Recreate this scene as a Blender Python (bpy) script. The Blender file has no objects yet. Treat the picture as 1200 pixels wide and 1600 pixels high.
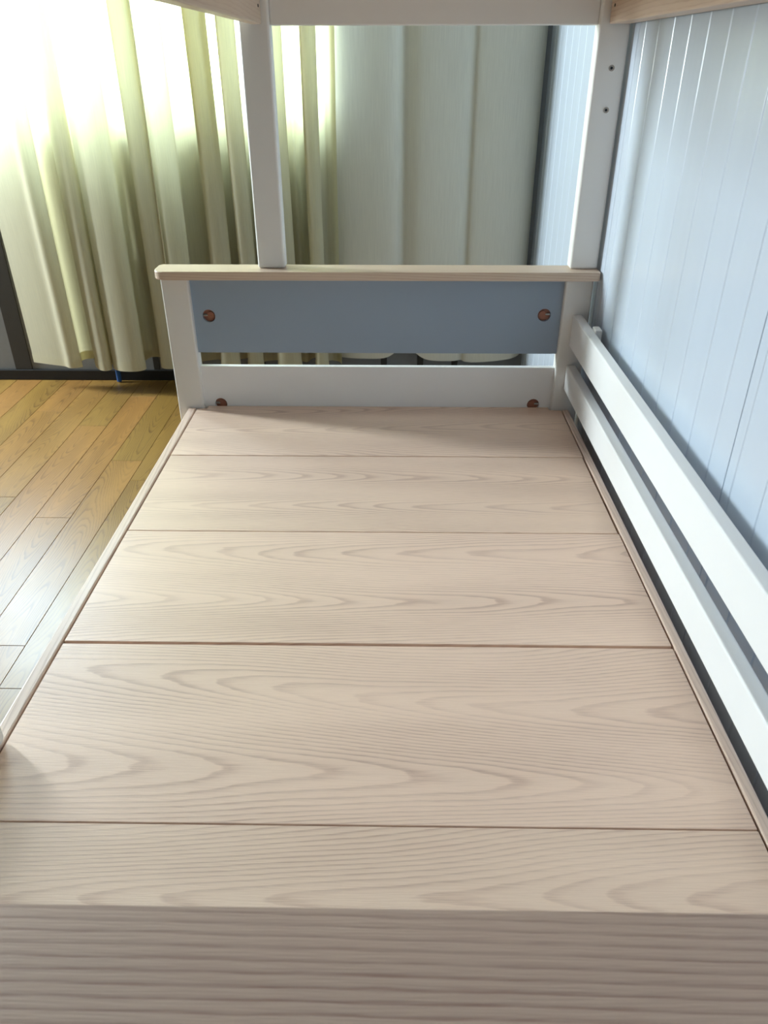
import bpy, bmesh, math, random
from mathutils import Vector, Matrix

random.seed(7)
sc = bpy.context.scene
COL = sc.collection

# ------------------------------------------------------------------ camera
DZ = 0.35                       # height of the bed boards above the floor
PITCH, YAW, ROLL, FPX = 0.5361, -0.0146, -0.0007, 1188.95
cam = bpy.data.cameras.new('camera')
cam_o = bpy.data.objects.new('camera', cam)
COL.objects.link(cam_o)
fw = Vector((math.sin(YAW) * math.cos(PITCH), math.cos(YAW) * math.cos(PITCH), -math.sin(PITCH)))
rt = fw.cross(Vector((0, 0, 1))).normalized()
up = rt.cross(fw)
rt, up = math.cos(ROLL) * rt + math.sin(ROLL) * up, -math.sin(ROLL) * rt + math.cos(ROLL) * up
M = Matrix((rt, up, -fw)).transposed().to_4x4()
M.translation = Vector((0, 0, 0.9573 + DZ))
cam_o.matrix_world = M
cam.sensor_fit = 'VERTICAL'
cam.sensor_height = 36.0
cam.lens = FPX / 1600 * 36.0
cam.clip_start = 0.01
cam.dof.use_dof = True
cam.dof.focus_distance = 1.9
cam.dof.aperture_fstop = 11.0
sc.camera = cam_o

# ------------------------------------------------------------------ world, daylight, exposure
world = bpy.data.worlds.new('world')
sc.world = world
world.use_nodes = True
wn = world.node_tree.nodes
bg = wn['Background']
bg.inputs[0].default_value = (0.93, 0.97, 1.0, 1)
bg.inputs[1].default_value = 1.0

sc.view_settings.view_transform = 'Standard'
sc.view_settings.look = 'None'
sc.view_settings.gamma = 1.0
sc.view_settings.use_curve_mapping = False
sc.view_settings.exposure = 0.0
sc.cycles.use_denoising = True
sc.cycles.max_bounces = 8
sc.cycles.diffuse_bounces = 5
sc.cycles.glossy_bounces = 3
sc.cycles.transmission_bounces = 8
sc.cycles.transparent_max_bounces = 12
sc.cycles.sample_clamp_indirect = 12.0

# room numbers
XR, XL, YB, YN, ZC = 0.590, -3.80, 3.42, -2.60, 2.80
WX0, WX1, WZ0, WZ1 = -2.50, -0.20, 1.071, 2.45     # window in the back wall


SY0, SY1, SZ0, SZ1 = 2.97, 3.40, 1.10, 2.50          # narrow bare window in the left wall, by the corner


def daylight(name, loc, rot, sx, sy, energy, color):
    l = bpy.data.lights.new(name, 'AREA')
    l.shape = 'RECTANGLE'
    l.size, l.size_y = sx, sy
    l.energy = energy
    l.color = color
    o = bpy.data.objects.new(name, l)
    o.location = loc
    o.rotation_euler = rot
    o.visible_camera = True
    COL.objects.link(o)


# the wide window looks onto a shaded bluish outside, the narrow bare one onto open sky
daylight('wide_window_daylight', ((WX0 + WX1) / 2, YB + 0.13, (WZ0 + WZ1) / 2), (-math.pi / 2, 0, 0),
         WX1 - WX0, WZ1 - WZ0, 240.0, (0.68, 0.85, 1.0))
daylight('bare_window_daylight', (XL - 0.13, (SY0 + SY1) / 2, (SZ0 + SZ1) / 2), (0, -math.pi / 2, 0),
         SZ1 - SZ0, SY1 - SY0, 335.0, (0.89, 0.955, 1.0))


# ------------------------------------------------------------------ materials
class NT:
    def __init__(s, name):
        s.m = bpy.data.materials.new(name)
        s.m.use_nodes = True
        s.n = s.m.node_tree.nodes
        s.l = s.m.node_tree.links
        s.n.clear()
        s.out = s.n.new('ShaderNodeOutputMaterial')

    def node(s, t, **kw):
        n = s.n.new(t)
        for k, v in kw.items():
            setattr(n, k, v)
        return n

    def put(s, sock, v):
        if isinstance(v, bpy.types.NodeSocket):
            s.l.new(v, sock)
        elif v is not None:
            sock.default_value = v

    def math(s, op, a, b=None, c=None, clamp=False):
        n = s.node('ShaderNodeMath', operation=op)
        n.use_clamp = clamp
        for i, v in enumerate((a, b, c)):
            s.put(n.inputs[i], v)
        return n.outputs[0]

    def vec(s, x, y, z):
        n = s.node('ShaderNodeCombineXYZ')
        for i, v in enumerate((x, y, z)):
            s.put(n.inputs[i], v)
        return n.outputs[0]

    def noise(s, v, scale=1.0, detail=2.0, rough=0.5, w=None):
        n = s.node('ShaderNodeTexNoise')
        if w is not None:
            n.noise_dimensions = '4D'
            s.put(n.inputs['W'], w)
        s.put(n.inputs['Vector'], v)
        n.inputs['Scale'].default_value = scale
        n.inputs['Detail'].default_value = detail
        n.inputs['Roughness'].default_value = rough
        return n.outputs['Fac']

    def ramp(s, f, stops):
        n = s.node('ShaderNodeValToRGB')
        e = n.color_ramp.elements
        while len(e) < len(stops):
            e.new(0.5)
        for i, (p, c) in enumerate(stops):
            e[i].position = p
            e[i].color = c if isinstance(c, tuple) else (c, c, c, 1)
        s.put(n.inputs[0], f)
        return n.outputs[0]

    def mix(s, f, a, b, mode='MIX'):
        n = s.node('ShaderNodeMix', data_type='RGBA', blend_type=mode)
        s.put(n.inputs[0], f)
        s.put(n.inputs[6], a)
        s.put(n.inputs[7], b)
        return n.outputs[2]

    def bump(s, h, strength, dist):
        n = s.node('ShaderNodeBump')
        n.inputs['Strength'].default_value = strength
        n.inputs['Distance'].default_value = dist
        s.put(n.inputs['Height'], h)
        return n.outputs[0]

    def principled(s, col, rough, spec=0.5, normal=None, metal=0.0, coat=None):
        n = s.node('ShaderNodeBsdfPrincipled')
        s.put(n.inputs['Base Color'], col)
        s.put(n.inputs['Roughness'], rough)
        s.put(n.inputs['Specular IOR Level'], spec)
        s.put(n.inputs['Metallic'], metal)
        if coat:
            n.inputs['Coat Weight'].default_value = coat[0]
            n.inputs['Coat Roughness'].default_value = coat[1]
        if normal is not None:
            s.put(n.inputs['Normal'], normal)
        s.l.new(n.outputs[0], s.out.inputs[0])
        return n


def rgb(r, g, b):
    return (r, g, b, 1)


def wood(name, light, dark, lines=0.0, wave=5.0, period=0.28, ku=9.0, amp=1.3, fu=1.5, fv=8.0, line_str=0.8, rough=(0.33, 0.45),
         spec=0.5, tone=0.10, bump_s=0.2, pores=0.45, jag_a=0.35, seed=0.0, coat=None):
    """Plain-sawn grain along U: nested cathedral arches (wave) or straight lines, broken up by pores."""
    t = NT(name)
    uv = t.node('ShaderNodeUVMap').outputs[0]
    sp = t.node('ShaderNodeSeparateXYZ')
    t.l.new(uv, sp.inputs[0])
    u, v = sp.outputs[0], sp.outputs[1]
    oi = t.node('ShaderNodeObjectInfo')
    sd = t.math('MULTIPLY_ADD', oi.outputs['Random'], 61.0, seed)
    big = t.noise(t.vec(t.math('MULTIPLY', u, fu), t.math('MULTIPLY', v, fv), sd), 1.0, 1.0, 0.4)
    slow = t.noise(t.vec(t.math('MULTIPLY', u, 0.8), t.math('MULTIPLY', v, 2.0), t.math('ADD', sd, 9.0)), 1.0, 0.0, 0.4)
    jag = t.noise(t.vec(t.math('MULTIPLY', u, 16.0), t.math('MULTIPLY', v, 90.0), sd), 1.0, 1.0, 0.6)
    vw = t.math('MULTIPLY_ADD', slow, 0.22, v)
    F = t.math('MULTIPLY', t.math('COSINE', t.math('MULTIPLY', vw, 2 * math.pi / period)), wave)
    F = t.math('MULTIPLY_ADD', u, ku, F)
    F = t.math('MULTIPLY_ADD', v, lines, F)
    F = t.math('MULTIPLY_ADD', big, amp * 2, F)
    F = t.math('MULTIPLY_ADD', jag, jag_a, F)
    fr = t.math('FRACT', F)
    ring = t.ramp(fr, [(0.0, 0.9), (0.10, 1.0), (0.34, 0.22), (0.62, 0.0), (0.93, 0.0), (1.0, 0.9)])
    pore = t.noise(t.vec(t.math('MULTIPLY', u, 22.0), t.math('MULTIPLY', v, 700.0), sd), 1.0, 1.0, 0.6)
    pm = t.ramp(pore, [(0.36, 1.0), (0.60, 0.2)])
    tn = t.noise(t.vec(t.math('MULTIPLY', u, 1.6), t.math('MULTIPLY', v, 11.0), t.math('ADD', sd, 5.0)), 1.0, 1.0, 0.5)
    fade = t.ramp(tn, [(0.30, 0.35), (0.66, 1.0)])
    fac = t.math('MULTIPLY', t.math('MULTIPLY', ring, fade), t.math('MULTIPLY_ADD', pm, pores, 1 - pores))
    fac = t.math('MULTIPLY', fac, line_str)
    fac = t.math('MULTIPLY_ADD', pm, 0.10, fac)
    base = t.mix(tn, light, tuple(c * (1 - tone * 2) for c in light[:3]) + (1,))
    hsv = t.node('ShaderNodeHueSaturation')
    t.put(hsv.inputs['Color'], base)
    t.put(hsv.inputs['Value'], t.math('MULTIPLY_ADD', oi.outputs['Random'], tone * 0.9, 1 - tone * 0.45))
    t.put(hsv.inputs['Hue'], t.math('MULTIPLY_ADD', oi.outputs['Random'], -0.085 * tone, 0.5 + 0.01 * tone))
    col = t.mix(fac, hsv.outputs[0], dark)
    geo = t.node('ShaderNodeNewGeometry').outputs['Position']
    rn = t.noise(geo, 7.0, 2.0, 0.6)
    rg = t.math('MULTIPLY_ADD', rn, rough[1] - rough[0], rough[0])
    h = t.math('ADD', t.math('MULTIPLY', pm, -0.6), t.math('MULTIPLY', ring, -0.4))
    t.principled(col, rg, spec, t.bump(h, bump_s, 0.0006), 0.0, coat)
    return t.m


def paint(name, col, rough=0.42, spec=0.45, grain=0.0):
    t = NT(name)
    nrm = None
    if grain:
        uv = t.node('ShaderNodeUVMap').outputs[0]
        mp = t.node('ShaderNodeMapping')
        mp.inputs['Scale'].default_value = (10, 260, 1)
        t.l.new(uv, mp.inputs[0])
        nrm = t.bump(t.noise(mp.outputs[0], 1.0, 3.0, 0.6), grain, 0.0006)
    g = t.node('ShaderNodeNewGeometry').outputs['Position']
    f = t.noise(g, 6.0, 3.0, 0.6)
    c = t.mix(f, col, tuple(x * 0.95 for x in col[:3]) + (1,))
    t.principled(c, rough, spec, nrm)
    return t.m


def plain(name, col, rough=0.5, spec=0.4, metal=0.0):
    t = NT(name)
    g = t.node('ShaderNodeNewGeometry').outputs['Position']
    c = t.mix(t.noise(g, 40.0, 2.0), col, tuple(x * 0.86 for x in col[:3]) + (1,))
    t.principled(c, rough, spec, None, metal)
    return t.m


def steel_wall(name, col, rough=0.22):
    t = NT(name)
    g = t.node('ShaderNodeNewGeometry').outputs['Position']
    mp = t.node('ShaderNodeMapping')
    mp.inputs['Scale'].default_value = (1.0, 4.5, 0.8)
    t.l.new(g, mp.inputs[0])
    wav = t.noise(mp.outputs[0], 2.2, 2.0, 0.5)
    spk = t.noise(g, 3.0, 4.0, 0.65)
    c = t.mix(spk, col, tuple(x * 0.93 for x in col[:3]) + (1,))
    nrm = t.bump(wav, 0.35, 0.004)
    t.principled(c, t.math('MULTIPLY_ADD', spk, 0.05, rough - 0.02), 0.6, nrm)
    return t.m


def cloth(name, col, trans, tfac):
    t = NT(name)
    uv = t.node('ShaderNodeUVMap').outputs[0]
    mp = t.node('ShaderNodeMapping')
    mp.inputs['Scale'].default_value = (420, 9, 1)
    t.l.new(uv, mp.inputs[0])
    slub = t.noise(mp.outputs[0], 1.0, 2.0, 0.6)
    k = t.ramp(slub, [(0.3, 0.90), (0.7, 1.0)])
    c1 = t.mix(1.0, col, k, 'MULTIPLY')
    c2 = t.mix(1.0, trans, k, 'MULTIPLY')
    nrm = t.bump(slub, 0.12, 0.0006)
    d = t.node('ShaderNodeBsdfDiffuse')
    t.put(d.inputs[0], c1)
    t.put(d.inputs['Normal'], nrm)
    tr = t.node('ShaderNodeBsdfTranslucent')
    t.put(tr.inputs[0], c2)
    mx = t.node('ShaderNodeMixShader')
    mx.inputs[0].default_value = tfac
    t.l.new(d.outputs[0], mx.inputs[1])
    t.l.new(tr.outputs[0], mx.inputs[2])
    t.l.new(mx.outputs[0], t.out.inputs[0])
    return t.m


def glass(name):
    t = NT(name)
    tp = t.node('ShaderNodeBsdfTransparent')
    tp.inputs[0].default_value = (0.94, 0.97, 0.97, 1)
    gl = t.node('ShaderNodeBsdfGlossy')
    gl.inputs['Roughness'].default_value = 0.02
    mx = t.node('ShaderNodeMixShader')
    mx.inputs[0].default_value = 0.05
    t.l.new(tp.outputs[0], mx.inputs[1])
    t.l.new(gl.outputs[0], mx.inputs[2])
    t.l.new(mx.outputs[0], t.out.inputs[0])
    return t.m


MT = {
    'board': wood('ash_laminate', rgb(0.96, 0.735, 0.575), rgb(0.48, 0.30, 0.23), wave=8.0, period=0.37, ku=8.0, amp=1.8, fu=2.2, seed=3.0, line_str=0.62, rough=(0.30, 0.40), spec=0.42),
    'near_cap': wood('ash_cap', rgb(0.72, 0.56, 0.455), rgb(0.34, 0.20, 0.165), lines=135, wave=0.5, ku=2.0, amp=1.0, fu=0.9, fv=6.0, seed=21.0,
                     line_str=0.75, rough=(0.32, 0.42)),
    'rail': wood('ash_edge', rgb(0.86, 0.67, 0.54), rgb(0.50, 0.34, 0.26), lines=70, wave=1.5, period=0.2, ku=4, seed=9.0),
    'cap': wood('pale_pine', rgb(0.76, 0.61, 0.47), rgb(0.50, 0.33, 0.23), lines=120, wave=0.8, ku=3, amp=1.5, seed=5.0),
    'oak': wood('oak_vinyl', rgb(0.40, 0.23, 0.055), rgb(0.11, 0.046, 0.011), wave=3.4, period=0.135, ku=12.0, amp=2.6, fu=3.0, fv=14.0, line_str=0.8,
                rough=(0.30, 0.37), tone=0.20, bump_s=0.12, spec=0.85, jag_a=0.6),
    'white': paint('white_paint', rgb(0.84, 0.83, 0.80), 0.38, 0.45),
    'white_grain': paint('white_paint_grain', rgb(0.88, 0.88, 0.88), 0.40, 0.45, grain=0.35),
    'blue': paint('blue_grey_paint', rgb(0.325, 0.405, 0.505), 0.5, 0.35),
    'steel': steel_wall('pale_blue_steel', rgb(0.585, 0.655, 0.75)),
    'grey': plain('grey_panel', rgb(0.22, 0.225, 0.23), 0.6),
    'stain': plain('stained_strip', rgb(0.045, 0.04, 0.034), 0.7),
    'black': plain('black_plastic', rgb(0.012, 0.012, 0.013), 0.5),
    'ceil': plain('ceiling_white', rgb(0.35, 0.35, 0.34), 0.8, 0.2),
    'wallw': plain('room_panel', rgb(0.22, 0.22, 0.21), 0.5, 0.4),
    'cream': cloth('cream_curtain', rgb(0.56, 0.52, 0.39), rgb(1.0, 0.935, 0.56), 0.31),
    'pale': cloth('pale_curtain', rgb(0.69, 0.655, 0.56), rgb(0.86, 0.88, 0.78), 0.10),
    'hole': wood('raw_wood', rgb(0.40, 0.17, 0.10), rgb(0.20, 0.07, 0.04), lines=300),
    'holewall': plain('cut_edge', rgb(0.62, 0.45, 0.32), 0.6),
    'metal': plain('bolt_steel', rgb(0.45, 0.43, 0.40), 0.35, 0.5, 1.0),
    'brass': plain('ring_metal', rgb(0.40, 0.35, 0.30), 0.4, 0.5, 0.8),
    'bluepipe': plain('blue_plastic', rgb(0.02, 0.09, 0.28), 0.4),
    'alu': paint('window_white', rgb(0.75, 0.77, 0.78), 0.4),
    'glass': glass('window_glass'),
    'ground': plain('outside_ground', rgb(0.30, 0.36, 0.42), 0.9, 0.1),
}


# ------------------------------------------------------------------ mesh helpers
def link(name, me, mat, parent=None):
    o = bpy.data.objects.new(name, me)
    COL.objects.link(o)
    if mat is not None and not me.materials:
        me.materials.append(MT[mat])
    if parent is not None:
        o.parent = parent
        o.matrix_parent_inverse = Matrix.Translation(-world_loc(parent))
    return o


def world_loc(o):
    p = Vector(o.location)
    if o.parent is not None:
        p = p + world_loc(o.parent) + o.matrix_parent_inverse.translation
    return p


def uv_box(bm, g, off=(0, 0)):
    """Box mapping in metres, U along axis g."""
    lay = bm.loops.layers.uv.verify()
    for f in bm.faces:
        n = [abs(c) for c in f.normal]
        a = n.index(max(n))
        oth = [i for i in range(3) if i != a and i != g]
        if a == g:
            i, j = [k for k in range(3) if k != g]
        else:
            i, j = g, oth[0]
        for l in f.loops:
            c = l.vert.co
            l[lay].uv = (c[i] + off[0], c[j] + off[1] + 0.37 * a)


def finish(bm, name, mat, parent, g=0, off=(0, 0), smooth=False):
    bmesh.ops.recalc_face_normals(bm, faces=bm.faces)
    bm.normal_update()
    uv_box(bm, g, off)
    me = bpy.data.meshes.new(name)
    bm.to_mesh(me)
    bm.free()
    if smooth:
        for p in me.polygons:
            p.use_smooth = True
    return link(name, me, mat, parent)


def box_bm(x0, x1, y0, y1, z0, z1, bev=0.0, seg=2, bm=None, only=None):
    new = bm is None
    bm = bm or bmesh.new()
    vs = [bm.verts.new((x, y, z)) for x in (x0, x1) for y in (y0, y1) for z in (z0, z1)]
    for q in ((0, 1, 3, 2), (4, 6, 7, 5), (0, 4, 5, 1), (2, 3, 7, 6), (0, 2, 6, 4), (1, 5, 7, 3)):
        bm.faces.new([vs[i] for i in q])
    if bev:
        ed = [e for e in bm.edges if e.verts[0] in vs]
        if only is not None:
            ed = [e for e in ed if only((e.verts[0].co + e.verts[1].co) / 2, e.verts[1].co - e.verts[0].co)]
        bmesh.ops.bevel(bm, geom=ed, offset=bev, segments=seg, profile=0.5, affect='EDGES')
    return bm


def box(name, x0, x1, y0, y1, z0, z1, mat, parent=None, bev=0.0, g=0, off=(0, 0), seg=2, only=None):
    return finish(box_bm(x0, x1, y0, y1, z0, z1, bev, seg, only=only), name, mat, parent, g, off)


def prism(name, pts, z0, z1, mat, parent, g=0, bev=0.0, off=(0, 0)):
    """Outline in XY, extruded in Z."""
    bm = bmesh.new()
    lo = [bm.verts.new((x, y, z0)) for x, y in pts]
    hi = [bm.verts.new((x, y, z1)) for x, y in pts]
    n = len(pts)
    bm.faces.new(lo[::-1])
    top = bm.faces.new(hi)
    for i in range(n):
        bm.faces.new((lo[i], lo[(i + 1) % n], hi[(i + 1) % n], hi[i]))
    if bev:
        ed = [e for e in bm.edges if abs(e.verts[0].co.z - e.verts[1].co.z) < 1e-6]
        bmesh.ops.bevel(bm, geom=ed, offset=bev, segments=2, profile=0.5, affect='EDGES')
    return finish(bm, name, mat, parent, g, off)


def cyl(name, c, r, depth, axis, mat, parent, seg=20, inner=0.0):
    """Disc or ring of given depth, centre c, along axis."""
    bm = bmesh.new()
    prof = [(inner, -depth / 2), (r, -depth / 2), (r, depth / 2), (inner, depth / 2)]
    rings = []
    for rr, h in prof:
        ring = []
        for k in range(seg):
            a = 2 * math.pi * k / seg
            p = [0, 0, 0]
            i, j = [q for q in range(3) if q != axis]
            p[i], p[j], p[axis] = rr * math.cos(a), rr * math.sin(a), h
            ring.append(bm.verts.new((p[0] + c[0], p[1] + c[1], p[2] + c[2])))
        rings.append(ring)
    for q in range(4 if inner else 3):
        A, B = rings[q], rings[(q + 1) % 4]
        if not inner and q in (0, 2):
            bm.faces.new(B if q == 0 else A)
            continue
        for k in range(seg):
            bm.faces.new((A[k], A[(k + 1) % seg], B[(k + 1) % seg], B[k]))
    if not inner:
        bmesh.ops.delete(bm, geom=rings[0] + rings[3], context='VERTS')
    return finish(bm, name, mat, parent, 0)


def holed_panel(name, x0, x1, y0, y1, z0, z1, holes, r, mat, parent):
    """Upright panel in XZ with real round holes through it."""
    bm = bmesh.new()
    loops = [[(x0, z0), (x1, z0), (x1, z1), (x0, z1)]]
    for cx, cz in holes:
        pts = [(cx + r * math.cos(2 * math.pi * k / 28), cz + r * math.sin(2 * math.pi * k / 28)) for k in range(28)]
        loops.append(pts)
    edges = []
    for lp in loops:
        vs = [bm.verts.new((x, y0, z)) for x, z in lp]
        edges += [bm.edges.new((vs[i], vs[(i + 1) % len(vs)])) for i in range(len(vs))]
    bmesh.ops.triangle_fill(bm, use_beauty=True, use_dissolve=False, edges=edges)
    ret = bmesh.ops.extrude_face_region(bm, geom=list(bm.faces))
    for v in ret['geom']:
        if isinstance(v, bmesh.types.BMVert):
            v.co.y = y1
    return finish(bm, name, mat, parent, 0)


def thing(name, loc, label, cat, group=None):
    o = bpy.data.objects.new(name, None)
    COL.objects.link(o)
    o.location = loc
    o['label'] = label
    o['category'] = cat
    if group:
        o['group'] = group
    return o


def tag(o, label, cat, group=None):
    o['label'] = label
    o['category'] = cat
    if group:
        o['group'] = group
    return o


def struct(o):
    o['kind'] = 'structure'
    return o


# ------------------------------------------------------------------ the room
floor = struct(box('floor', XL, XR, YN, YB, -0.10, -0.0045, 'stain'))
floor['label'] = 'yellow oak plank floor beside the bed'
floor['category'] = 'floor'
PW, PL = 0.12, 1.06
starts = {}                       # row index -> one end joint, rows count leftwards from x = -0.834
for r_, y_ in {0: 2.412, 1: 2.568, 2: 2.149, 3: 2.885, 4: 2.286, 5: 3.036}.items():
    starts[r_] = y_
plank_cache = {}


def plank_mesh(w, l):
    key = (round(w, 3), round(l, 3))
    if key not in plank_cache:
        b = box_bm(0.0006, w - 0.0006, 0.0006, l - 0.0006, -0.0045, 0.0, 0.0007, 1,
                   only=lambda c, d: c.z > -0.001)
        bmesh.ops.recalc_face_normals(b, faces=b.faces)
        b.normal_update()
        uv_box(b, 1)
        me = bpy.data.meshes.new('plank')
        b.to_mesh(me)
        b.free()
        me.materials.append(MT['oak'])
        plank_cache[key] = me
    return plank_cache[key]


row = -13
while True:
    xr_ = -0.834 - PW * row
    xl_ = xr_ - PW
    if xr_ <= XL:
        break
    a, b_ = max(xl_, XL), min(xr_, XR)
    if b_ - a > 0.004:
        j = starts.get(row, 2.4 + ((row * 0.377) % 1.0) * PL)
        while j > YN:
            j -= PL
        while j < YB:
            y0, y1 = max(j, YN), min(j + PL, YB)
            if y1 - y0 > 0.01:
                p = link('plank', plank_mesh(b_ - a, y1 - y0), None)
                p.parent = floor
                p.location = (a, y0, 0)
            j += PL
    row += 1

# right wall: steel-faced sandwich panels with shallow V grooves
wall_right = struct(box('wall_right', XR + 0.012, XR + 0.09, YN, YB + 0.1, 0, ZC, 'wallw'))


def groove_panel(y0, y1, grooves):
    prof = [(y0 + 0.0012, XR + 0.011), (y0 + 0.0012, XR + 0.001), (y0 + 0.0022, XR)]
    for gy in grooves:
        for dy, dx in ((-0.0045, 0), (-0.0030, 0.0005), (-0.0012, 0.0015), (0.0, 0.0018), (0.0012, 0.0015), (0.0030, 0.0005), (0.0045, 0)):
            prof.append((gy + dy, XR + dx))
    prof += [(y1 - 0.0022, XR), (y1 - 0.0012, XR + 0.001), (y1 - 0.0012, XR + 0.011)]
    b = bmesh.new()
    lo = [b.verts.new((x, y, 0.0)) for y, x in prof]
    hi = [b.verts.new((x, y, ZC)) for y, x in prof]
    for i in range(len(prof) - 1):
        b.faces.new((lo[i], hi[i], hi[i + 1], lo[i + 1]))
    b.faces.new((lo[-1], hi[-1], hi[0], lo[0]))
    return finish(b, 'wall_panel', 'steel', wall_right, 2)


ys = [-2.775, -1.78, -0.785, 0.21, 1.205, 2.20, 3.42]
GV = [1.497 + 0.1082 * k for k in range(-30, 20)]
for a, b_ in zip(ys[:-1], ys[1:]):
    a, b_ = max(a, YN), min(b_, YB)
    groove_panel(a, b_, [g for g in GV if a + 0.03 < g < b_ - 0.03])

# back wall with the window opening
bm = bmesh.new()
for q in ((XL, XR + 0.09, 0, WZ0), (XL, XR + 0.09, WZ1, ZC), (XL, WX0, WZ0, WZ1), (WX1, XR + 0.09, WZ0, WZ1)):
    box_bm(q[0], q[1], YB, YB + 0.10, q[2], q[3], bm=bm)
wall_back = struct(finish(bm, 'wall_back', 'grey', None, 2))
box('joint_strip', -1.79, -1.712, YB - 0.006, YB, 0.05, WZ0 - 0.02, 'stain', wall_back, 0.001, 2)
for x in (-1.12, -0.62, -0.05, 0.12, 0.28):
    box('joint_strip', x - 0.014, x + 0.014, YB - 0.004, YB, 0.05, WZ0 - 0.02, 'stain', wall_back, 0.001, 2)
struct(box('baseboard_back', XL, XR, YB - 0.014, YB - 0.0005, 0.0, 0.050, 'black', None, 0.003))
bm = bmesh.new()
for q in ((YN, YB + 0.1, 0, SZ0), (YN, YB + 0.1, SZ1, ZC), (YN, SY0, SZ0, SZ1), (SY1, YB + 0.1, SZ0, SZ1)):
    box_bm(XL - 0.1, XL, q[0], q[1], q[2], q[3], bm=bm)
struct(finish(bm, 'wall_left', 'wallw', None, 2))
struct(box('wall_front', XL - 0.1, XR + 0.09, YN - 0.1, YN, 0, ZC, 'wallw'))
struct(box('ceiling', XL - 0.1, XR + 0.09, YN - 0.1, YB + 0.1, ZC, ZC + 0.1, 'ceil'))

# sliding window
bm = bmesh.new()
F = 0.045
for q in ((WX0, WX1, WZ0, WZ0 + F), (WX0, WX1, WZ1 - F, WZ1), (WX0, WX0 + F, WZ0 + F, WZ1 - F), (WX1 - F, WX1, WZ0 + F, WZ1 - F)):
    box_bm(q[0], q[1], YB + 0.045, YB + 0.095, q[2], q[3], bm=bm)
win = struct(finish(bm, 'window_1', 'alu', None))
nP = 4
pw = (WX1 - WX0 - 2 * F) / nP
for k in range(nP):
    x0 = WX0 + F + k * pw
    yy = YB + (0.056 if k % 2 else 0.074)
    bm = bmesh.new()
    s = 0.022
    for q in ((x0, x0 + pw, WZ0 + F, WZ0 + F + s), (x0, x0 + pw, WZ1 - F - s, WZ1 - F), (x0, x0 + s, WZ0 + F + s, WZ1 - F - s), (x0 + pw - s, x0 + pw, WZ0 + F + s, WZ1 - F - s)):
        box_bm(q[0], q[1], yy, yy + 0.015, q[2], q[3], bm=bm)
    sash = finish(bm, 'sash', 'alu', win)
    box('pane', x0 + s, x0 + pw - s, yy + 0.006, yy + 0.010, WZ0 + F + s, WZ1 - F - s, 'glass', sash)
bm = bmesh.new()
F2 = 0.03
for q in ((SY0, SY1, SZ0, SZ0 + F2), (SY0, SY1, SZ1 - F2, SZ1), (SY0, SY0 + F2, SZ0 + F2, SZ1 - F2), (SY1 - F2, SY1, SZ0 + F2, SZ1 - F2)):
    box_bm(XL - 0.095, XL - 0.045, q[0], q[1], q[2], q[3], bm=bm)
win2 = struct(finish(bm, 'window_2', 'alu', None))
box('pane', XL - 0.074, XL - 0.068, SY0 + F2, SY1 - F2, SZ0 + F2, SZ1 - F2, 'glass', win2)
# open ground outside the window
g_ = struct(box('ground', -40, 40, YB + 0.6, 80, -0.6, -0.5, 'ground'))

# ------------------------------------------------------------------ curtains
def catmull(pts, sub):
    out = []
    n = len(pts)
    for i in range(n - 1):
        p0, p1, p2, p3 = pts[max(i - 1, 0)], pts[i], pts[i + 1], pts[min(i + 2, n - 1)]
        for k in range(sub):
            t = k / sub
            out.append(tuple(0.5 * ((2 * b) + (-a + c) * t + (2 * a - 5 * b + 4 * c - d) * t * t + (-a + 3 * b - 3 * c + d) * t ** 3)
                             for a, b, c, d in zip(p0, p1, p2, p3)))
    out.append(pts[-1])
    return out


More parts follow.
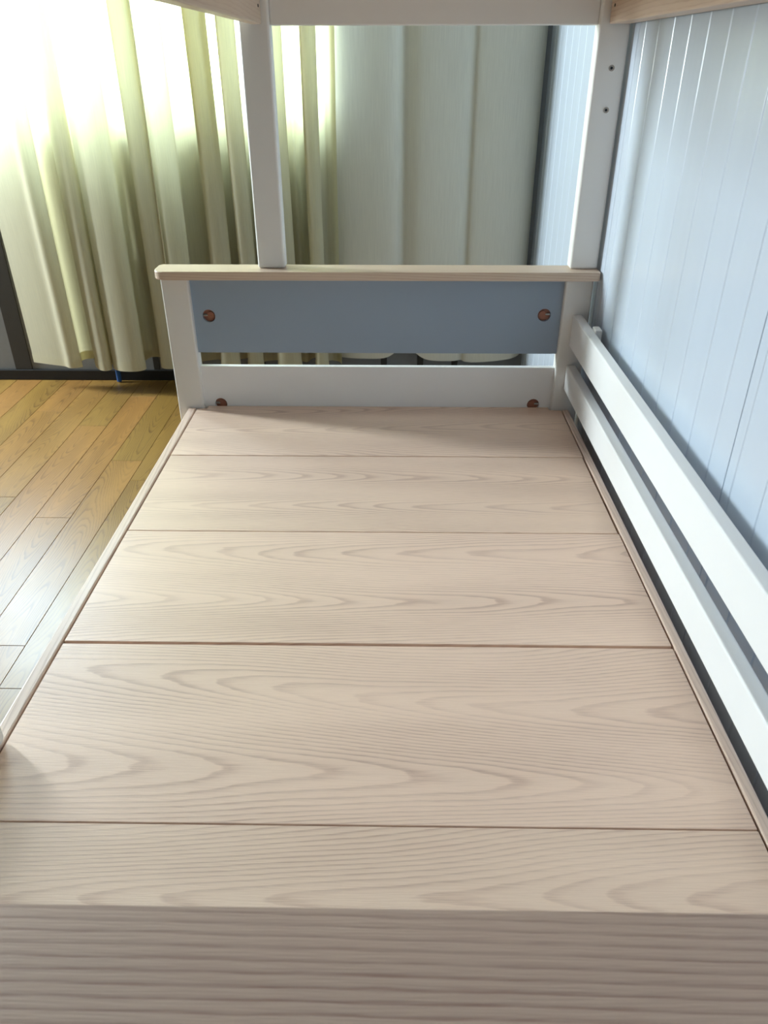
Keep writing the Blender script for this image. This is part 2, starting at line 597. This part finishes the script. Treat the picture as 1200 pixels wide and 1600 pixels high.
def curtain(name, prof, hem_z, top_z, mat, label, hem_fn=None, ymid=3.31, sway=0.006, seed=1):
    rnd = random.Random(seed)
    P = catmull(prof, 6)
    s = [0.0]
    for a, b in zip(P[:-1], P[1:]):
        s.append(s[-1] + math.hypot(b[0] - a[0], b[1] - a[1]))
    ph = [rnd.uniform(0, 6.28) for _ in range(6)]
    rows = 40

    def pos(i, z, off=0.0):
        t = (z - hem_z) / (top_z - hem_z)
        x, y = P[i]
        x += sway * (1 - t) * (math.sin(s[i] * 4.1 + ph[0]) + 0.6 * math.sin(s[i] * 9.3 + ph[1] + 2 * t))
        x += 0.004 * math.sin(5 * t + ph[2] + s[i] * 2.0)
        k = 1.0 - 0.22 * t
        y = ymid + (y - ymid) * k + 0.004 * math.sin(7 * t + s[i] * 5 + ph[3])
        if off:
            a, b = P[max(i - 1, 0)], P[min(i + 1, len(P) - 1)]
            dx, dy = b[0] - a[0], b[1] - a[1]
            L = math.hypot(dx, dy) or 1
            x, y = x + dy / L * off, y - dx / L * off
        return x, y, z

    def sheet(nm, zlist, off, parent, m):
        b = bmesh.new()
        lay = b.loops.layers.uv.verify()
        g = []
        for zf in zlist:
            r = []
            for i in range(len(P)):
                h0 = hem_z + (hem_fn(P[i][0]) if hem_fn else 0) + 0.006 * math.sin(s[i] * 6 + ph[4])
                z = h0 + (top_z - h0) * zf
                r.append(b.verts.new(pos(i, z, off)))
            g.append(r)
        for a in range(len(g) - 1):
            for i in range(len(P) - 1):
                f = b.faces.new((g[a][i], g[a][i + 1], g[a + 1][i + 1], g[a + 1][i]))
                f.smooth = True
                for l, (ii, zz) in zip(f.loops, ((i, zlist[a]), (i + 1, zlist[a]), (i + 1, zlist[a + 1]), (i, zlist[a + 1]))):
                    l[lay].uv = (s[ii], zz * 2.0)
        me = bpy.data.meshes.new(nm)
        b.to_mesh(me)
        b.free()
        return link(nm, me, m, parent)

    root = thing(name, (P[len(P) // 2][0], ymid, hem_z), label, 'curtain')
    sheet('cloth', [k / rows for k in range(rows + 1)], 0.0, root, mat)
    sheet('hem', [0.0, 0.008, 0.016], 0.0016, root, mat)
    return root


FY, VY = 3.235, 3.380            # front of the pleats, bottom of the valleys


def pleat(a, b, over=0.40, f=FY):
    """Box pleat: the cloth tucks behind itself on both sides of the front strip a..b."""
    w = b - a
    return [(a - 0.012, VY - 0.012), (a + w * 0.25, 3.345), (a + w * over, 3.318), (a + w * 0.3, 3.285), (a + 0.004, 3.252), (a, f + 0.012), (a + w * 0.25, f - 0.004),
            (a + w * 0.7, f - 0.002), (b, f + 0.014), (b - 0.004, 3.256), (b - w * 0.3, 3.300), (b - w * over, 3.335), (b - w * 0.25, 3.362), (b + 0.012, VY - 0.004)]


K = [(-1.658, 3.315), (-1.60, 3.290), (-1.54, 3.268), (-1.49, 3.252)]
K += pleat(-1.475, -1.405)[6:]
K += [(-1.370, 3.370), (-1.352, 3.300), (-1.318, 3.248), (-1.283, 3.232), (-1.266, 3.258),
      (-1.285, 3.315), (-1.272, 3.322), (-1.258, 3.265), (-1.215, 3.228), (-1.155, 3.215), (-1.117, 3.222), (-1.104, 3.250),
      (-1.135, 3.320), (-1.122, VY)]
K += [(-1.09, VY + 0.006)] + pleat(-1.046, -0.968)[:-3] + [(-0.985, 3.275), (-0.958, 3.232)]
K += pleat(-0.962, -0.862)[5:]
K += [(-0.815, VY + 0.006)] + pleat(-0.772, -0.688)
K += [(-0.672, VY)] + pleat(-0.650, -0.585)
K += [(-0.555, VY)] + pleat(-0.525, -0.420)[:-1]
K += [(-0.405, 3.330), (-0.388, 3.375), (-0.368, 3.390)] + pleat(-0.352, -0.292)
K += [(-0.265, 3.372), (-0.245, 3.362), (-0.228, 3.330)]
curtain('pleated_curtain', K, 0.118, 2.55, 'cream', 'cream pleated curtain glowing in front of the bright window', seed=4)
K2 = [(-0.262, 3.400), (-0.20, 3.372), (-0.12, 3.358), (-0.04, 3.352), (0.005, 3.362), (0.030, 3.392), (0.055, 3.372), (0.10, 3.345),
      (0.18, 3.338), (0.26, 3.346), (0.300, 3.366), (0.318, 3.346), (0.37, 3.336), (0.45, 3.334), (0.52, 3.346), (0.556, 3.372), (0.573, 3.402)]
curtain('flat_curtain', K2, 0.125, 2.55, 'pale', 'pale grey-green curtain hanging flat in the corner by the panel wall',
        hem_fn=lambda x: 0.055 * math.exp(-((x - 0.05) / 0.06) ** 2) + 0.02 * max(0, (x - 0.35) / 0.2), ymid=3.37, sway=0.003, seed=9)

rod = thing('curtain_rod', (-1.2, 3.33, 2.55), 'white curtain rod above the window', 'curtain rod')
cyl('rod', (-1.2, 3.33, 2.565), 0.014, 3.5, 0, 'alu', rod, 14)
for x in (-2.8, -1.2, 0.45):
    box('bracket', x - 0.012, x + 0.012, 3.335, YB, 2.558, 2.572, 'alu', rod, 0.002)

bp_ = cyl('blue_pipe', (-1.297, 3.385, 0.32), 0.011, 0.63, 2, 'bluepipe', None, 14)
tag(bp_, 'narrow blue pipe upright against the wall under the curtain hem', 'pipe')

# ------------------------------------------------------------------ the bunk bed
D = DZ
bed = thing('bunk_bed', (-0.03, 1.27, 0), 'white and pale wood bunk bed with bare plank base and blue-grey end panel', 'bed')
YM = 2.536                        # the near end mirrors the far end: y' = YM - y


def end_frame(far):
    def Y(a, b):
        return (a, b) if far else (YM - b, YM - a)
    y0, y1 = Y(2.257, 2.305)
    for x0, x1 in ((-0.690, -0.609), (0.499, 0.580)):
        box('leg', x0, x1, y0, y1, 0, D + 0.4125, 'white', bed, 0.005, 2, seg=3)
    y0, y1 = Y(2.276, 2.294)
    holes = [(-0.563, D + 0.291), (0.449, D + 0.297)] if far else []
    panel = holed_panel('end_panel', -0.609, 0.499, y0, y1, D + 0.177, D + 0.4125, holes, 0.0195, 'blue', bed)
    panel['label'] = 'matt blue-grey end panel'
    lholes = [(-0.557, D + 0.006), (0.444, D + 0.008)] if far else []
    low = holed_panel('lower_board', -0.609, 0.499, y0, y1, D - 0.10, D + 0.132, lholes, 0.0195, 'white_grain', bed)
    if far:
        for own, hs in ((panel, holes), (low, lholes)):
            for hx, hz in hs:
                sgn = -1 if hx < 0 else 1
                cyl('hole_plug', (hx, y0 + 0.0135, hz), 0.0193, 0.006, 1, 'hole', own, 24)
                bm = bmesh.new()        # barrel nut lying in the hole
                nut = cyl('barrel_nut', (hx - sgn * 0.004, y0 + 0.009, hz), 0.0115, 0.008, 1, 'hole', own, 16)
                bm.free()
                cyl('bolt', (hx + sgn * 0.011, y0 + 0.007, hz + 0.001), 0.0035, 0.014, 0, 'metal', own, 10)
    # cap board with rounded front corners
    y0, y1 = Y(2.214, 2.306)
    x0, x1 = -0.697, 0.585
    pts = []
    R = 0.030

    def arc(cx, cy, a0, r):
        return [(cx + r * math.cos(math.radians(a0 + 90 * k / 7)), cy + r * math.sin(math.radians(a0 + 90 * k / 7))) for k in range(8)]
    ra, rb = (R, 0.004) if far else (0.004, R)
    fr_l, fr_r, bk_r, bk_l = (R, 0.005, 0.005, 0.008) if far else (0.008, 0.005, 0.005, R)
    pts += arc(x0 + fr_l, y0 + fr_l, 180, fr_l) + arc(x1 - fr_r, y0 + fr_r, 270, fr_r) + arc(x1 - bk_r, y1 - bk_r, 0, bk_r) + arc(x0 + bk_l, y1 - bk_l, 90, bk_l)
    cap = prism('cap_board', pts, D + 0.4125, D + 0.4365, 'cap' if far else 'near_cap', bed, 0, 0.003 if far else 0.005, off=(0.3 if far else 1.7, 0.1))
    # posts of the upper bunk standing on the cap
    y0, y1 = Y(2.257, 2.305)
    for x0, x1 in ((-0.398, -0.319), (0.504, 0.584)):
        post = box('upper_post', x0, x1, y0, y1, D + 0.4365, D + 1.62, 'white', bed, 0.007, 2, seg=3)
        if far and x0 > 0:
            for z in (0.939, 0.844):
                cyl('bolt_ring', (0.549, y0 + 0.001, D + z), 0.0072, 0.005, 1, 'brass', post, 18, inner=0.0040)
                cyl('bolt_socket', (0.549, y0 + 0.0012, D + z), 0.0040, 0.003, 1, 'black', post, 6)
    y0, y1 = Y(2.266, 2.292)
    box('upper_beam', -0.319, 0.504, y0, y1, D + 1.032, D + 1.25, 'white', bed, 0.003, 0)


end_frame(True)
end_frame(False)

# bed boards: far board is notched round the legs
SE = [0.718, 1.116, 1.5185, 1.918]
xa, xb = -0.6295, 0.5295
T = 0.016
gap = [0.0012, 0.0035, 0.0016, 0.0013]
box('bed_board', xa, xb, 0.290, SE[0] - gap[0], D - T, D, 'board', bed, 0.0008, 0, off=(0.2, 0.0), seg=1)
box('bed_board', xa, xb, SE[0] + gap[0], SE[1] - gap[1], D - T, D, 'board', bed, 0.0008, 0, off=(3.1, 0.0), seg=1)
box('bed_board', xa, xb, SE[1] + gap[1], SE[2] - gap[2], D - T, D, 'board', bed, 0.0008, 0, off=(5.4, 0.3), seg=1)
box('bed_board', xa, xb - 0.002, SE[2] + gap[2], SE[3] - gap[3], D - T, D - 0.0006, 'board', bed, 0.0008, 0, off=(7.9, 0.1), seg=1)
prism('bed_board', [(xa, SE[3] + gap[3]), (xb, SE[3] + gap[3]), (xb, 2.250), (0.492, 2.250), (0.492, 2.274), (-0.597, 2.274), (-0.597, 2.250), (xa, 2.250)],
      D - T, D, 'board', bed, 0, 0.0008, off=(9.7, 0.4))
# side rails and the ledgers that carry the boards
box('side_rail', -0.6575, -0.6335, 0.280, 2.254, D - 0.150, D + 0.001, 'rail', bed, 0.003, 1, off=(0.4, 0.0))
box('side_rail', 0.5335, 0.5535, 0.280, 2.254, D - 0.150, D + 0.001, 'rail', bed, 0.003, 1, off=(2.4, 0.2))
box('ledger', -0.6335, -0.605, 0.29, 2.25, D - 0.050, D - T - 0.0004, 'stain', bed, 0.0, 1)
box('ledger', 0.505, 0.5335, 0.29, 2.25, D - 0.050, D - T - 0.0004, 'stain', bed, 0.0, 1)
box('center_beam', -0.08, 0.02, 0.29, 2.27, D - 0.080, D - T - 0.0004, 'stain', bed, 0.0, 1)
# guard rails along the wall
for z0, z1, o in ((0.069, 0.148, 0.0), (0.208, 0.3045, 0.5)):
    box('guard_rail', 0.530, 0.5585, 0.288, 2.2565, D + z0, D + z1, 'white_grain', bed, 0.004, 1, off=(o, o), seg=3)
box('guard_batten', 0.5585, 0.578, 2.085, 2.125, D + 0.225, D + 0.310, 'white', bed, 0.003, 2)
# low guard board at the near left corner
bm = bmesh.new()
prof = [(0.290, 0.001), (0.868, 0.001), (0.874, 0.007), (0.874, 0.030), (0.871, 0.042), (0.863, 0.053), (0.851, 0.060), (0.838, 0.062), (0.290, 0.062)]
lo = [bm.verts.new((-0.666, y, D + z)) for y, z in prof]
hi = [bm.verts.new((-0.6335, y, D + z)) for y, z in prof]
bm.faces.new(lo)
bm.faces.new(hi[::-1])
for i in range(len(prof)):
    j = (i + 1) % len(prof)
    bm.faces.new((lo[i], hi[i], hi[j], lo[j]))
bmesh.ops.bevel(bm, geom=[e for e in bm.edges if abs(e.verts[0].co.x - e.verts[1].co.x) < 1e-6], offset=0.004, segments=2, profile=0.5, affect='EDGES')
finish(bm, 'side_guard', 'white', bed, 1)
# upper bunk rails and base
for x0, x1, o in ((-0.366, -0.338, 0.0), (0.527, 0.578, 1.3)):
    rl = box('upper_rail', x0, x1, 0.285, 2.250, D + 1.034, D + 1.24, 'cap', bed, 0.003, 1, off=(o, o))
    xs = -0.352 if x0 < 0 else 0.5265
    xi = x1 if x0 < 0 else x0
    cyl('screw', (xi, 2.212, D + 1.071), 0.0035, 0.003, 0, 'black', rl, 10)
box('upper_base', -0.338, 0.527, 0.30, 2.25, D + 1.165, D + 1.181, 'board', bed, 0.001, 0)
